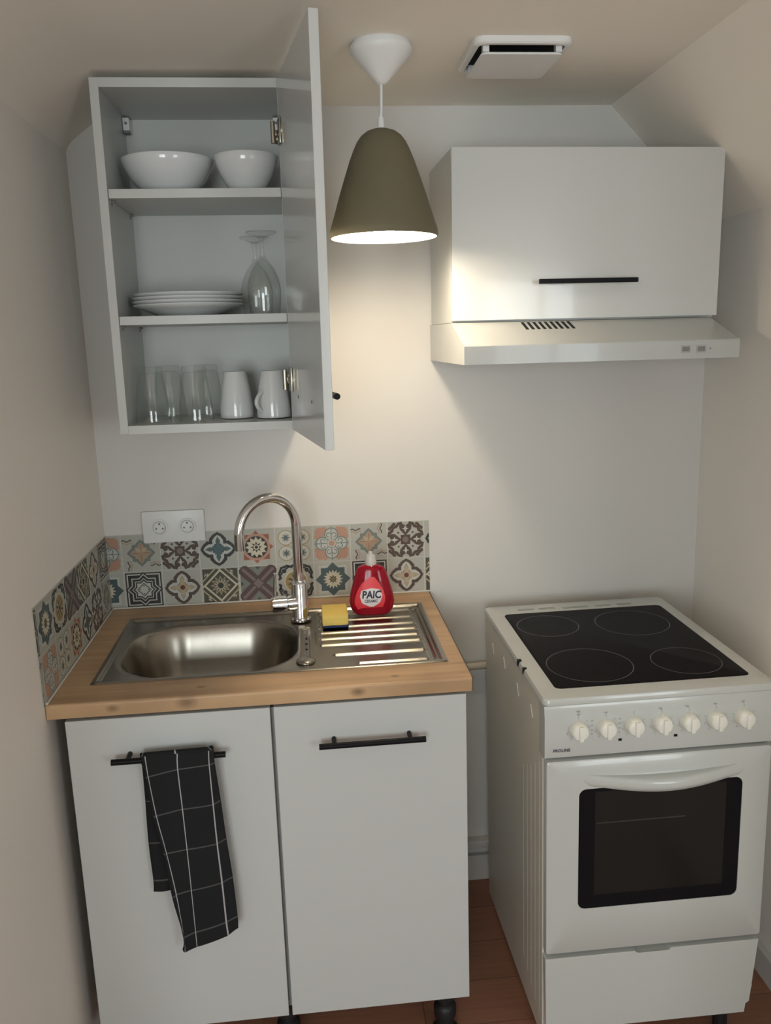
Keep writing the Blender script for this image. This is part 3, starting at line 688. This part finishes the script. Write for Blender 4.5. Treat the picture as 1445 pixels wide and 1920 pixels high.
def fy(u, v): # front flap: bar wrap at the top, soft lengthwise folds below
    wrap = -.641-.007*min(1, v*6)
    return wrap-.0035*math.sin(u*9+1+v*1.5)*min(1, v*3)-.004*math.exp(-((u-.38+.05*v)/.07)**2)*min(1, max(0, (v-.15)*3))*(1-v)+.010*math.exp(-((u)/.10)**2)*min(1, v*4)
gf = cloth(rows, us, vs_, fy, 48, 70)
back = [[(.1800, .8000), (.3200, .8030)], [(.1805, .761), (.318, .765)], [(.1802, .7002), (.315, .705)], [(.1785, .5979), (.300, .603)], [(.1809, .5121), (.285, .517)], [(.1792, .4857), (.262, .487)]]
gb = cloth(back, [-.44, .44], [.1, .6, 1.4, 2.5, 3.5, 3.8], lambda u, v: -.6285+.008*min(1, v*5)-.003*math.sin(u*7)*min(1, v*3), 14, 40)
# saddle over the bar joining both flaps
sad = []
for k in range(7):
    a = math.pi*k/6; r = []
    for i in range(15):
        u = i/14; f0, b0 = gf[0][round(u*48)][0].co, gb[0][i][0].co
        x = f0.x+(b0.x-f0.x)*k/6; z = f0.z+(b0.z-f0.z)*k/6+.0045*math.sin(a); y = f0.y+(b0.y-f0.y)*(1-math.cos(a))/2
        r.append((b.verts.new((x, y, z-.0002)), (.35+2.37*u, -.06-.05*k)))
    sad.append(r)
for A_, B_ in zip(sad, sad[1:]):
    for i in range(14):
        q = (A_[i], A_[i+1], B_[i+1], B_[i]); f = b.faces.new([a[0] for a in q])
        for lp, a in zip(f.loops, q): lp[uvl].uv = a[1]
tw = mk('kitchen_towel', b, TOWEL, smooth=180)
so = tw.modifiers.new('thickness', 'SOLIDIFY'); so.thickness = .0014; so.offset = 0
tag(tw, 'dark charcoal tea towel with thin white check lines hanging on the left cabinet door handle', 'towel')

# ------------------------------------------------------------------ wall cabinet with the open door
WXa, WXb, WD, WH = 0.0, .4035, .278, .7395
wc = thing('wall_cabinet', 'open white wall cabinet with crockery, close under the ceiling', 'cabinet', (.1249, 0, 1.4006), (0, R_(.25), 0))
t_ = .0185
for xa, xb in ((0, t_), (WXb-t_, WXb)):
    b = B(); box(b, xa, xb, -WD, -.002, 0, WH, bev=.0006, seg=1); mk('side_panel', b, MELA, wc)
b = B(); box(b, t_, WXb-t_, -WD, -.002, WH-t_, WH); mk('top_panel', b, MELA, wc)
b = B(); box(b, t_, WXb-t_, -WD, -.002, 0, t_); mk('bottom_panel', b, MELA, wc)
b = B(); box(b, t_, WXb-t_, -.012, -.006, t_, WH-t_); mk('back_panel', b, MELA, wc)
S1, S2 = 1.9131-1.4006, 1.6490-1.4006
for sz_ in (S1, S2):
    b = B(); box(b, t_+.001, WXb-t_-.001, -WD+.004, -.014, sz_-.0095, sz_+.0095, bev=.0005, seg=1); mk('shelf', b, MELA, wc)
    for sy in (-WD+.03, -.045):
        b = B(); cyl(b, (t_, sy, sz_-.0125), (t_+.008, sy, sz_-.0125), .0026, seg=10); box(b, t_, t_+.0015, sy-.004, sy+.004, sz_-.021, sz_-.0095); mk('shelf_peg', b, GREYM, wc)
for hx in (t_+.001, WXb-t_-.016):
    b = B(); box(b, hx, hx+.015, -.050, -.013, .689, .7175, bev=.002); hb = mk('hanging_bracket', b, PLASW, wc)
    b = B(); cyl(b, (hx+.0075, -.0495, .705), (hx+.0075, -.0515, .705), .0032, seg=12); box(b, hx+.002, hx+.014, -.052, -.030, .683, .689); mk('bracket_screw', b, GREYM, hb)
for hz in (.630, .112):   # concealed hinges on the right panel
    b = B(); box(b, WXb-t_-.010, WXb-t_, -WD+.015, -WD+.055, hz-.010, hz+.010, bev=.001); box(b, WXb-t_-.016, WXb-t_-.004, -WD-.010, -WD+.045, hz-.006, hz+.006, bev=.002)
    cyl(b, (WXb-t_-.012, -WD-.012, hz-.022), (WXb-t_-.012, -WD-.012, hz+.022), .005, seg=14)
    mk('hinge', b, BRASS, wc, smooth=40)['label'] = 'metal concealed hinge'
# door: hinged at the right front edge, open about 99 degrees; door local x runs from hinge to free edge, y is outward thickness
DW, DT = .392, .0172
b = B(); box(b, 0, DW, 0, DT, -.002, WH-.002, bev=.0008, seg=1)
dr = mk('door', b, GLOSSW, wc); dr.location = (.3856, -WD-.002, 0); dr.rotation_euler = (0, 0, R_(180+99.24))
# after rotation, local +x points out of the cabinet and local +y to the right of the door
b = B(); hz = .0915
cyl(b, (.058, DT+.022, hz), (.327, DT+.022, hz), .0062, seg=20)
for hx in (.104, .269): cyl(b, (hx, DT-.001, hz-.003), (hx, DT+.022, hz-.001), .0048, seg=14)
mk('handle', b, BLACK, dr, smooth=40)['label'] = 'black bar handle on the outer face'
for hx in (.104, .269):
    b = B(); cyl(b, (hx, .0002, .079), (hx, -.0012, .079), .0034, seg=14); mk('screw_head', b, GREYM, dr)
for hz in (.630, .112):
    b = B(); cyl(b, (.022, .0002, hz), (.022, -.0016, hz), .0175, seg=28); box(b, .004, .036, -.004, -.001, hz-.026, hz+.026, bev=.001); mk('hinge_cup', b, BRASS, dr, smooth=40)

# ------------------------------------------------------------------ crockery
def glob(x, y, z): return (x, y, z)
Z1, Z2, Z0 = 1.9131+.0099, 1.6490+.0099, 1.4006+.0190
def bowl(R, H, seg=56):
    b = B(); o = [(0, .0), (R*.44, 0), (R*.50, .004), (R*.62, H*.18), (R*.80, H*.45), (R*.93, H*.75), (R, H-.002), (R-.001, H), (R-.004, H-.001)]
    i_ = [(R*.90, H*.74), (R*.76, H*.44), (R*.58, H*.2), (R*.40, .010), (0, .009)]
    lathe(b, o+i_, seg=seg); return b
tag(mk('serving_bowl', bowl(.1035, .0790), CERAM, smooth=50, loc=(.2585, -.150, Z1)), 'large white salad bowl on the top shelf', 'bowl')
tag(mk('serving_bowl', bowl(.0715, .0790), CERAM, smooth=50, loc=(.4355, -.185, Z1)), 'smaller white bowl on the top shelf, next to the cabinet door', 'bowl')
def plate():
    b = B(); lathe(b, [(0, 0), (.070, 0), (.073, .002), (.090, .009), (.112, .0175), (.126, .0230), (.1275, .0250), (.1265, .0265), (.124, .0263), (.110, .0215), (.088, .0130), (.070, .0065), (0, .006)], seg=72); return b
pl = tag(mk('dinner_plate', plate(), CERAM, smooth=50, loc=(.281, -.146, Z2)), 'white dinner plate at the bottom of the stack on the middle shelf', 'plate', 'stacked dinner plates')
for i, lab in enumerate(('second white plate from the bottom of the stack on the middle shelf', 'third white plate from the bottom of the stack on the middle shelf', 'topmost white plate of the stack on the middle shelf')):
    c = pl.copy(); COL.objects.link(c); c.location = (.281+.0012*(i-1), -.146, Z2+.0080*(i+1)); c['label'] = lab
# upturned stem glasses
def wineglass(name_label, loc):
    t = thing('wine_glass', name_label, 'glass', loc, group='upturned wine glasses')
    b = B()
    o = [(.0345, 0), (.0355, .012), (.0380, .035), (.0385, .055), (.0340, .080), (.0240, .102), (.0120, .118), (.0062, .128)]
    i_ = [(.0045, .124), (.0105, .115), (.0225, .100), (.0325, .079), (.0370, .055), (.0365, .035), (.0340, .012), (.0330, 0)]
    lathe(b, o+[(0, .130)], seg=48); lathe(b, [(0, .121)]+i_, seg=48)
    A_ = [v for v in b.verts if abs(v.co.z) < 1e-6]
    mk_b = b; n = 48; rims = sorted(A_, key=lambda v: -v.co.xy.length); ro, ri = rims[:n], rims[n:]
    ang = lambda v: math.atan2(v.co.y, v.co.x)
    ro.sort(key=ang); ri.sort(key=ang)
    for k in range(n): b.faces.new((ro[k], ro[(k+1) % n], ri[(k+1) % n], ri[k]))
    mk('bowl', b, GLASS, t, smooth=60)
    b = B(); lathe(b, [(0, .126), (.0060, .128), (.0045, .138), (.0043, .152), (.0060, .165), (.0100, .170), (0, .171)], seg=24); mk('stem', b, GLASS, t, smooth=60)
    b = B(); lathe(b, [(0, .168), (.0085, .168), (.020, .1735), (.0345, .1785), (.0355, .1800), (.0345, .1815), (0, .1825)], seg=48); mk('foot', b, GLASS, t, smooth=60)
    return t
w1 = wineglass('upturned wine glass at the front right of the middle shelf', (.4600, -.190, Z2+.0004))
copy_thing(w1, (.4385, -.090, Z2+.0004), 'upturned wine glass standing behind the front one on the middle shelf')
# upturned tumblers
def tumbler():
    b = B(); n = 40
    prof = [(.0400, 0), (.0405, .010), (.0385, .030), (.0340, .070), (.0295, .105), (.0275, .122), (.0255, .126), (0, .126), ]
    inn = [(0, .113), (.0235, .112), (.0270, .103), (.0315, .069), (.0362, .030), (.0383, .010), (.0380, 0)]
    lathe(b, prof+inn, seg=n, close=False)
    A_ = sorted([v for v in b.verts if abs(v.co.z) < 1e-6], key=lambda v: -v.co.xy.length); ro, ri = A_[:n], A_[n:]
    ang = lambda v: math.atan2(v.co.y, v.co.x); ro.sort(key=ang); ri.sort(key=ang)
    for k in range(n): b.faces.new((ro[k], ro[(k+1) % n], ri[(k+1) % n], ri[k]))
    return b
tm = tag(mk('tumbler', tumbler(), GLASS, smooth=50, loc=(.1880, -.205, Z0)), 'upturned clear tumbler at the front left of the bottom shelf', 'glass', 'upturned tumblers')
for loc, lab in (((.2135, -.105, Z0), 'upturned clear tumbler behind the front left one on the bottom shelf'), ((.2875, -.205, Z0), 'upturned clear tumbler at the front, beside the white mugs'), ((.3040, -.105, Z0), 'upturned clear tumbler behind the one beside the white mugs')):
    c = tm.copy(); COL.objects.link(c); c.location = loc; c['label'] = lab
def mug(label, loc, rz):
    t = thing('mug', label, 'mug', loc, (0, 0, rz), group='upturned white mugs')
    b = B(); lathe(b, [(.0370, 0), (.0397, .001), (.0400, .010), (.0388, .030), (.0338, .070), (.0270, .104), (.0262, .109), (.0245, .1095), (.023, .1065), (0, .1062)], seg=48)
    lathe(b, [(.0370, 0), (.0360, .012), (.0346, .032), (.030, .070), (.024, .098), (0, .100)], seg=48); bmesh.ops.remove_doubles(b, verts=b.verts, dist=1e-6)
    mk('cup', b, CERAM, t, smooth=50)
    b = B(); pts = [Vector((.035+.021*math.sin(math.pi*s), 0, .012+.052*s)) for s in [i/12 for i in range(13)]]
    tube(b, pts, .0048, seg=12); mk('handle', b, CERAM, t, smooth=60)
    return t
m1 = mug('upturned white mug beside the tumblers', (.3785, -.165, Z0), R_(70))
copy_thing(m1, (.4665, -.190, Z0), 'upturned white mug with handle to the left, rightmost on the bottom shelf', rotz=R_(228))

# ------------------------------------------------------------------ pendant lamp
LX, LY = .7157, -.438
lp = thing('pendant_lamp', 'olive green pendant lamp, switched on, hanging from the ceiling', 'lamp', (LX, LY, 1.7945))
b = B(); lathe(b, [(0, HC-1.7945), (.056, HC-1.7945), (.061, HC-1.7945-.008), (.0605, HC-1.7945-.016), (.054, HC-1.7945-.024), (.015, HC-1.7945-.066), (.009, HC-1.7945-.072), (0, HC-1.7945-.073)], seg=48); mk('ceiling_rose', b, PLASW, lp, smooth=40, loc=(.004, 0, 0))
b = B(); tube(b, [(0, 0, .215), (.002, 0, .25), (.003, 0, .295)], .0030, seg=10); mk('cord', b, PLASW, lp, smooth=60)
b = B(); lathe(b, [(0, .202), (.0075, .202), (.007, .219), (.0055, .227), (0, .227)], seg=20); mk('cord_grip', b, PLASW, lp, smooth=40)
op = [(r*1.01, z*1.025) for r, z in ((.1065, 0), (.1085, .004), (.1075, .014), (.1035, .026), (.0975, .044), (.088, .074), (.0755, .110), (.0640, .142), (.0555, .162), (.0485, .176), (.040, .187), (.029, .195), (.016, .1995), (0, .2005))]
ip = [(r-.0022 if r > .0022 else 0, z-(.0022 if z > .15 else 0)) for r, z in op[2:]]
ip = [(max(r, 0), z) for r, z in ip]
b = B(); lathe(b, op, seg=72, mi=0)
b2 = [(.1065, 0)] + [(.1050, .004)] + ip; lathe(b, b2, seg=72, mi=1); bmesh.ops.remove_doubles(b, verts=b.verts, dist=1e-6)
mk('lamp_shade', b, [OLIVE, SHADEIN], lp, smooth=60)
b = B(); lathe(b, [(0, .004), (.014, .006), (.025, .015), (.030, .029), (.028, .043), (.018, .070), (.013, .10), (0, .10)], seg=32); mk('bulb', b, BULBM, lp, smooth=80)
b = B(); cyl(b, (0, 0, .100), (0, 0, .197), .0155, seg=24); mk('bulb_holder', b, PLASW, lp, smooth=40)

# ------------------------------------------------------------------ ceiling vent
ve = thing('ceiling_vent', 'white square extractor vent on the ceiling', 'ventilation grille', (.895, -.487, HC))
b = B()
out, inn = rrect(0, .195, 0, .195, .022), rrect(.012, .183, .012, .183, .014)
loft(b, [[(x, y, 0) for x, y in out], [(x, y, -.010) for x, y in out], [(x+(.0975-x)*.03, y+(.0975-y)*.03, -.013) for x, y in out], [(x, y, -.013) for x, y in inn], [(x, y, -.001) for x, y in inn]], cap0=False, cap1=False)
mk('frame', b, PLASW, ve, smooth=40)
b = B(); box(b, .012, .183, .012, .183, -.0025, -.0010); mk('duct_opening', b, DARK, ve)
b = B(); lo = rrect(.0175, .1775, .020, .176, .010)
loft(b, [[(x, y, -.027) for x, y in lo], [(x, y, -.0235) for x, y in lo], [(x+(.0975-x)*.04, y+(.0975-y)*.04, -.0215) for x, y in lo]])
for cx, cy in ((.026, .022), (.170, .022), (.026, .170), (.170, .170)): box(b, cx-.006, cx+.006, cy-.002, cy+.012, -.022, -.0023)
mk('cover_plate', b, PLASW, ve, smooth=40)

# ------------------------------------------------------------------ hood cabinet and range hood
HYAW = R_(.954)
hc = thing('hood_cabinet', 'gloss white wall cabinet with one black bar handle above the range hood', 'cabinet', (.8775, 0, 1.6254), (0, R_(.229), HYAW))
HW, HH, HD = .6259, .3722, .2887
b = B(); box(b, 0, .016, -HD+.0195, -.003, 0, HH); box(b, HW-.016, HW, -HD+.0195, -.014, 0, HH); box(b, .016, HW-.016, -HD+.0195, -.014, HH-.016, HH); box(b, .016, HW-.016, -HD+.0195, -.014, 0, .016); box(b, .016, HW-.016, -.020, -.014, .016, HH-.016)
mk('carcass', b, MELA, hc)
b = B(); box(b, -.0008, HW+.0008, -HD, -HD+.018, .0035, HH, bev=.001, seg=2); dd = mk('door', b, GLOSSW, hc)
b = B(); box(b, .1916, .4208, -HD-.030, -HD-.021, .0800, .0905, bev=.001)
for hx in (.225, .388): cyl(b, (hx, -HD+.001, .0855), (hx, -HD-.022, .0855), .0045, seg=12)
mk('handle', b, BLACK, dd)['label'] = 'black square bar handle'
hd = thing('range_hood', 'slim white range hood with louvres fixed under the cabinet, over the cooker', 'range hood', (.8775, 0, 1.6254), (0, R_(.229), HYAW))
FY, FZ0, FZ1 = -.4261, -.0904, -.0514
b = B()
poly = [(-.013, -.001), (-HD+.002, -.001), (FY+.002, FZ1+.001), (FY, FZ1-.001), (FY, FZ0), (FY+.006, FZ0), (FY+.008, FZ0+.014), (-.03, FZ0+.014), (-.03, FZ0+.004), (-.013, FZ0+.004)]
prism(b, poly, 'yz', -.0033, .6116)
# side cheeks run down to the lower edge
for xa, xb in ((-.0035, -.0015), (.6100, .6120)): prism(b, [(-.004 if xa < 0 else -.013, -.0012), (-HD+.002, -.0012), (FY+.0005, FZ1), (FY+.0005, FZ0), (-.004 if xa < 0 else -.013, FZ0)], 'yz', xa, xb)
mk('hood_body', b, mat('hood_enamel', (.50, .51, .495), .3, coat=.2), hd)
sl = (FZ1+.001+.001)/(FY+.002+HD-.002)   # dz/dy of the sloped top
def slope_pt(x, s, e): 
    y = -HD-.002-s; z = -.001+(-HD+.002-y)*(FZ1+.002)/(HD+FY)*-1 if False else -.001+(y-(-HD+.002))/((FY+.002)-(-HD+.002))*(FZ1+.002)
    n = Vector((0, (FZ1+.002), -((FY+.002)-(-HD+.002)))).normalized(); n = n if n.z > 0 else -n
    return Vector((x, y, z))+n*e
for i in range(9):
    x = .1555+i*.01335; b = B()
    A_ = [slope_pt(x, .002, .0005), slope_pt(x+.0068, .002, .0005), slope_pt(x+.0068+.0006, .047, .0005), slope_pt(x+.0006, .047, .0005)]
    C_ = [slope_pt(p.x, -p.y-HD-.002, -.0004) for p in A_]
    loft(b, [[tuple(v) for v in C_], [tuple(v) for v in A_]]); mk('louvre_slot', b, DARK, hd)
for xa, xb in ((.4764, .4984), (.5118, .5338)):
    b = B(); box(b, xa, xb, FY-.0015, FY+.001, -.078, -.0615, bev=.0006); sw = mk('switch', b, GREYL, hd)
    b = B(); box(b, xa+.003, xb-.003, FY-.003, FY-.0012, -.0745, -.065, bev=.0005)
    mk('rocker', b, GREYM, sw)
b = B(); cyl(b, (.5437, FY+.001, -.0695), (.5437, FY-.0012, -.0695), .0018, seg=10); mk('indicator', b, GREYM, hd)

# ------------------------------------------------------------------ cooker
CW, CD, CZ = .4818, .582, .8794
ck = thing('electric_cooker', 'white freestanding electric cooker with black glass hob and oven', 'cooker', (.9976, -.6695, 0), (0, R_(-.486), R_(-.639)))
PZ0 = .7466
b = B()
poly = [(.012, .060), (CD-.01, .018), (CD-.01, CZ-.0165), (.012, CZ-.0165)]
prism(b, poly, 'yz', .0, .004)
for k in range(5):       # faint pressed ribs of the side panel
    yy = .035+k*.034; tube(b, [(.0007, yy, .10+.01*k), (.0007, yy, .72-.02*k)], .0011, seg=8)
for yy, zz in ((.477, .802), (.350, .814), (.216, .803), (.0947, .808)):
    tube(b, [(-.0008, yy-.006, zz-.014), (-.0014, yy-.002, zz), (-.0008, yy+.008, zz+.011)], .0010, seg=6)
mk('side_panel', b, ENAMS, ck)
b = B(); prism(b, [(.012, .136), (CD-.01, .136), (CD-.01, CZ-.0165), (.012, CZ-.0165)], 'yz', CW-.004, CW); mk('side_panel', b, ENAMS, ck)
b = B(); box(b, .004, CW-.03, .030, CD-.012, .08, CZ-.035); mk('cavity_body', b, ENAMS, ck)
# top frame with rounded edge
b = B()
o1 = lambda g, z: [(x, y, z) for x, y in rrect(-.004+g, CW+.004-g, -.010+g, CD-.001-g, .014)]
gl = rrect(.034, .4525, .036, .508, .014)
loft(b, [o1(.003, CZ-.017), o1(0, CZ-.014), o1(0, CZ-.007), o1(.0025, CZ-.0015), o1(.007, CZ), [(x, y, CZ) for x, y in gl], [(x, y, CZ-.004) for x, y in gl]], cap0=True, cap1=False)
tf = mk('hob_frame', b, ENAM, ck, smooth=40)
for xa, xb, y_ in ((.079, .122, .538), (.1357, .179, .537), (.1983, .2677, .533), (.2868, .3292, .533), (.347, .3856, .534)):
    b = B()
    for kk in range(2): box(b, xa, xb, y_-.006+kk*.008, y_-.003+kk*.008, CZ-.0005, CZ+.0004)
    mk('vent_slot', b, mat('vent_grey', (.25, .25, .22), .6), tf)
for yy, r in ((.1998, .006), (.1531, .004)):
    b = B(); box(b, -.0055, .003, yy-r, yy+r*.8, CZ-.012, CZ-.0030+.0045); mk('enamel_chip', b, DARK, tf)
b = B(); loft(b, [[(x+(.243-x)*.002, y+(.272-y)*.002, CZ-.003) for x, y in gl], [(x+(.243-x)*.002, y+(.272-y)*.002, CZ+.0006) for x, y in gl], [(x+(.243-x)*.012, y+(.272-y)*.012, CZ+.0016) for x, y in gl]])
hg = mk('hob_glass', b, BLKGL, ck, smooth=30); hg['label'] = 'black ceramic glass hob'
for cx, cy, r in ((.1418, .145, .094), (.3545, .132, .0755), (.1215, .402, .0765), (.331, .386, .0905)):
    b = B()
    n = 72; A_ = [b.verts.new((cx+(r)*math.cos(2*math.pi*i/n), cy+r*math.sin(2*math.pi*i/n), CZ+.00185)) for i in range(n)]; C_ = [b.verts.new((cx+(r-.0022)*math.cos(2*math.pi*i/n), cy+(r-.0022)*math.sin(2*math.pi*i/n), CZ+.00185)) for i in range(n)]
    for i in range(n): b.faces.new((A_[i], A_[(i+1) % n], C_[(i+1) % n], C_[i]))
    mk('cooking_zone', b, RINGG, hg)
# control panel
b = B()
pan = [(-.002, PZ0), (-.009, PZ0+.004), (-.0115, PZ0+.010), (-.0120, CZ-.040), (-.0085, CZ-.030), (-.0085, CZ-.022), (-.006, CZ-.0165), (.03, CZ-.0165), (.03, PZ0)]
prism(b, pan, 'yz', -.002, CW+.002); cp = mk('control_panel', b, ENAM, ck, smooth=30)
PF = -.0122; PRN = B()
for i, (x, z) in enumerate(((.0671, .8148), (.1245, .8155), (.1822, .8160), (.2403, .8160), (.2976, .8150), (.3552, .8145), (.4141, .8150))):
    b = B(); lathe(b, [(0, .0215), (.013, .0215), (.0160, .0195), (.0175, .0145), (.0185, .003), (.0195, 0)], seg=36)
    for v in b.verts: v.co = Vector((x+v.co.x, PF-v.co.z, z-.004+v.co.y))
    box(b, x-.0048, x+.0048, PF-.0255, PF-.010, z-.020, z+.012, bev=.003)
    mk('control_knob', b, KNOBW, cp, smooth=50)
    b = PRN
    box(b, x-.0006, x+.0006, PF-.0004, PF+.0005, z+.0185, z+.0255)
    a0 = 200 if i < 2 else 160
    for k in range(7):
        a = R_(a0+k*(34 if i < 2 else 38)); cx, cz = x+.0245*math.cos(a), z-.004+.0245*math.sin(a)
        s = .0011 if i < 2 else .0007
        box(b, cx-s, cx+s, PF-.0003, PF+.0005, cz-.0014, cz+.0014)
b = PRN
for x, z in ((.068, .8435), (.068, .8500), (.1245, .8435), (.2380, .8440), (.2945, .8445), (.3535, .8450), (.4120, .8455)):
    for dx, dz in ((-.003, 0), (.0015, 0), (0, -.0022)): box(b, x+dx-.0013, x+dx+.0013, PF-.0003, PF+.0005, z+dz-.0009, z+dz+.0009)
for dz in (.012, .002, -.008, -.017):
    for x in (.0955, .153): box(b, x-.0022, x+.0022, PF-.0003, PF+.0005, .8155+dz-.0016, .8155+dz+.0016)
mk('printed_scales', b, GREYL, cp)
for x in (.1542, .2709):
    b = B(); box(b, x-.0033, x+.0033, PF-.0012, PF+.0005, .7795, .7842); mk('pilot_light', b, BLACK, cp)
b = B(); add_text(b, 'PROLINE', .0092, lambda x, y: (x+.0330, PF-.0006, y+.7672), bold=.00015, sx=.98); mk('brand_lettering', b, LETB, cp)
# oven door
b = B()
dz0, dz1 = .2866+.003, PZ0-.004
dl = lambda g, y: [(x, y, z) for x, z in rrect(.0015+g, CW-.0005-g, dz0+g, dz1-g, .006)]
wl = rrect(.0705, .4205, .3965, .6760, .016)
loft(b, [dl(.001, .028), dl(0, .002), dl(.0015, -.009), dl(.005, -.0115), [(x, -.0115, z) for x, z in wl], [(x, -.009, z) for x, z in wl]], cap1=False)
od = mk('oven_door', b, ENAM, ck, smooth=35)
b = B(); loft(b, [[(x, .0, z) for x, z in wl], [(x+(.246-x)*.004, -.0112, z+(.53-z)*.004) for x, z in wl]]); og = mk('oven_window', b, BLKGL, od); og['label'] = 'dark tinted glass'
b = B(); quad(b, (.105, -.01135, .428), (.386, -.01135, .428), (.386, -.01135, .668), (.105, -.01135, .668)); mk('inner_pane', b, mat('inner_pane', (.016, .0145, .0125), .12, spec=.25), og)['label'] = 'slightly lighter clear area of the oven glass'
b = B()
for q in ((.108, .300, .5945, .5975),): box(b, q[0], q[1], -.0116, -.0112, q[2], q[3])
mk('oven_rack', b, mat('rack_dim', (.040, .034, .030), .35), og)
# handle: a swelling strip that sags over the top of the window
b = B(); loops = []
N = 30
for i in range(N+1):
    t = i/N; x = .080+.345*t; s = math.sin(math.pi*t)**.9
    ztop = .7080-.0105*s; zbot = .6800-.0135*s**1.1; out_ = -.0108-.026*math.sin(math.pi*t)**1.25
    loops.append([(x, -.009, ztop+.001), (x, out_*.75-.002, ztop+.0015*s), (x, out_, ztop-.004), (x, out_-.001, (ztop+zbot)/2), (x, out_*.92, zbot+.004), (x, out_*.55, zbot), (x, -.009, zbot+.003)])
loft(b, loops); mk('handle', b, ENAM, od, smooth=60)
# storage drawer with kick notch
b = B()
prism(b, [(.004, .120), (CW-.018, .133), (CW-.018, .133), (CW-.006, .133), (CW-.004, .279), (.197, .279), (.203, .2745), (.273, .2745), (.279, .279), (.001, .279)][:0] or [(.003, .096), (CW-.0265, .094), (CW-.0265, .118), (CW-.0165, .122), (CW-.0035, .279), (.2790, .279), (.2730, .2735), (.2060, .2735), (.2000, .279), (.001, .279)], 'xz', -.0105, .02)
bmesh.ops.bevel(b, geom=[e for e in b.edges if all(abs(v.co.y+.0105) < 1e-5 for v in e.verts)], offset=.0012, segments=1, affect='EDGES')
dw = mk('storage_drawer', b, ENAM, ck, smooth=35)
for fx, fy_ in ((.04, .05), (CW-.05, .05), (.04, CD-.06), (CW-.04, CD-.06)):
    b = B(); cyl(b, (fx, fy_, (.0035 if fx < .2 else 0.0)), (fx, fy_, .060), .016, seg=20); mk('foot', b, RUBBER, ck, smooth=40)
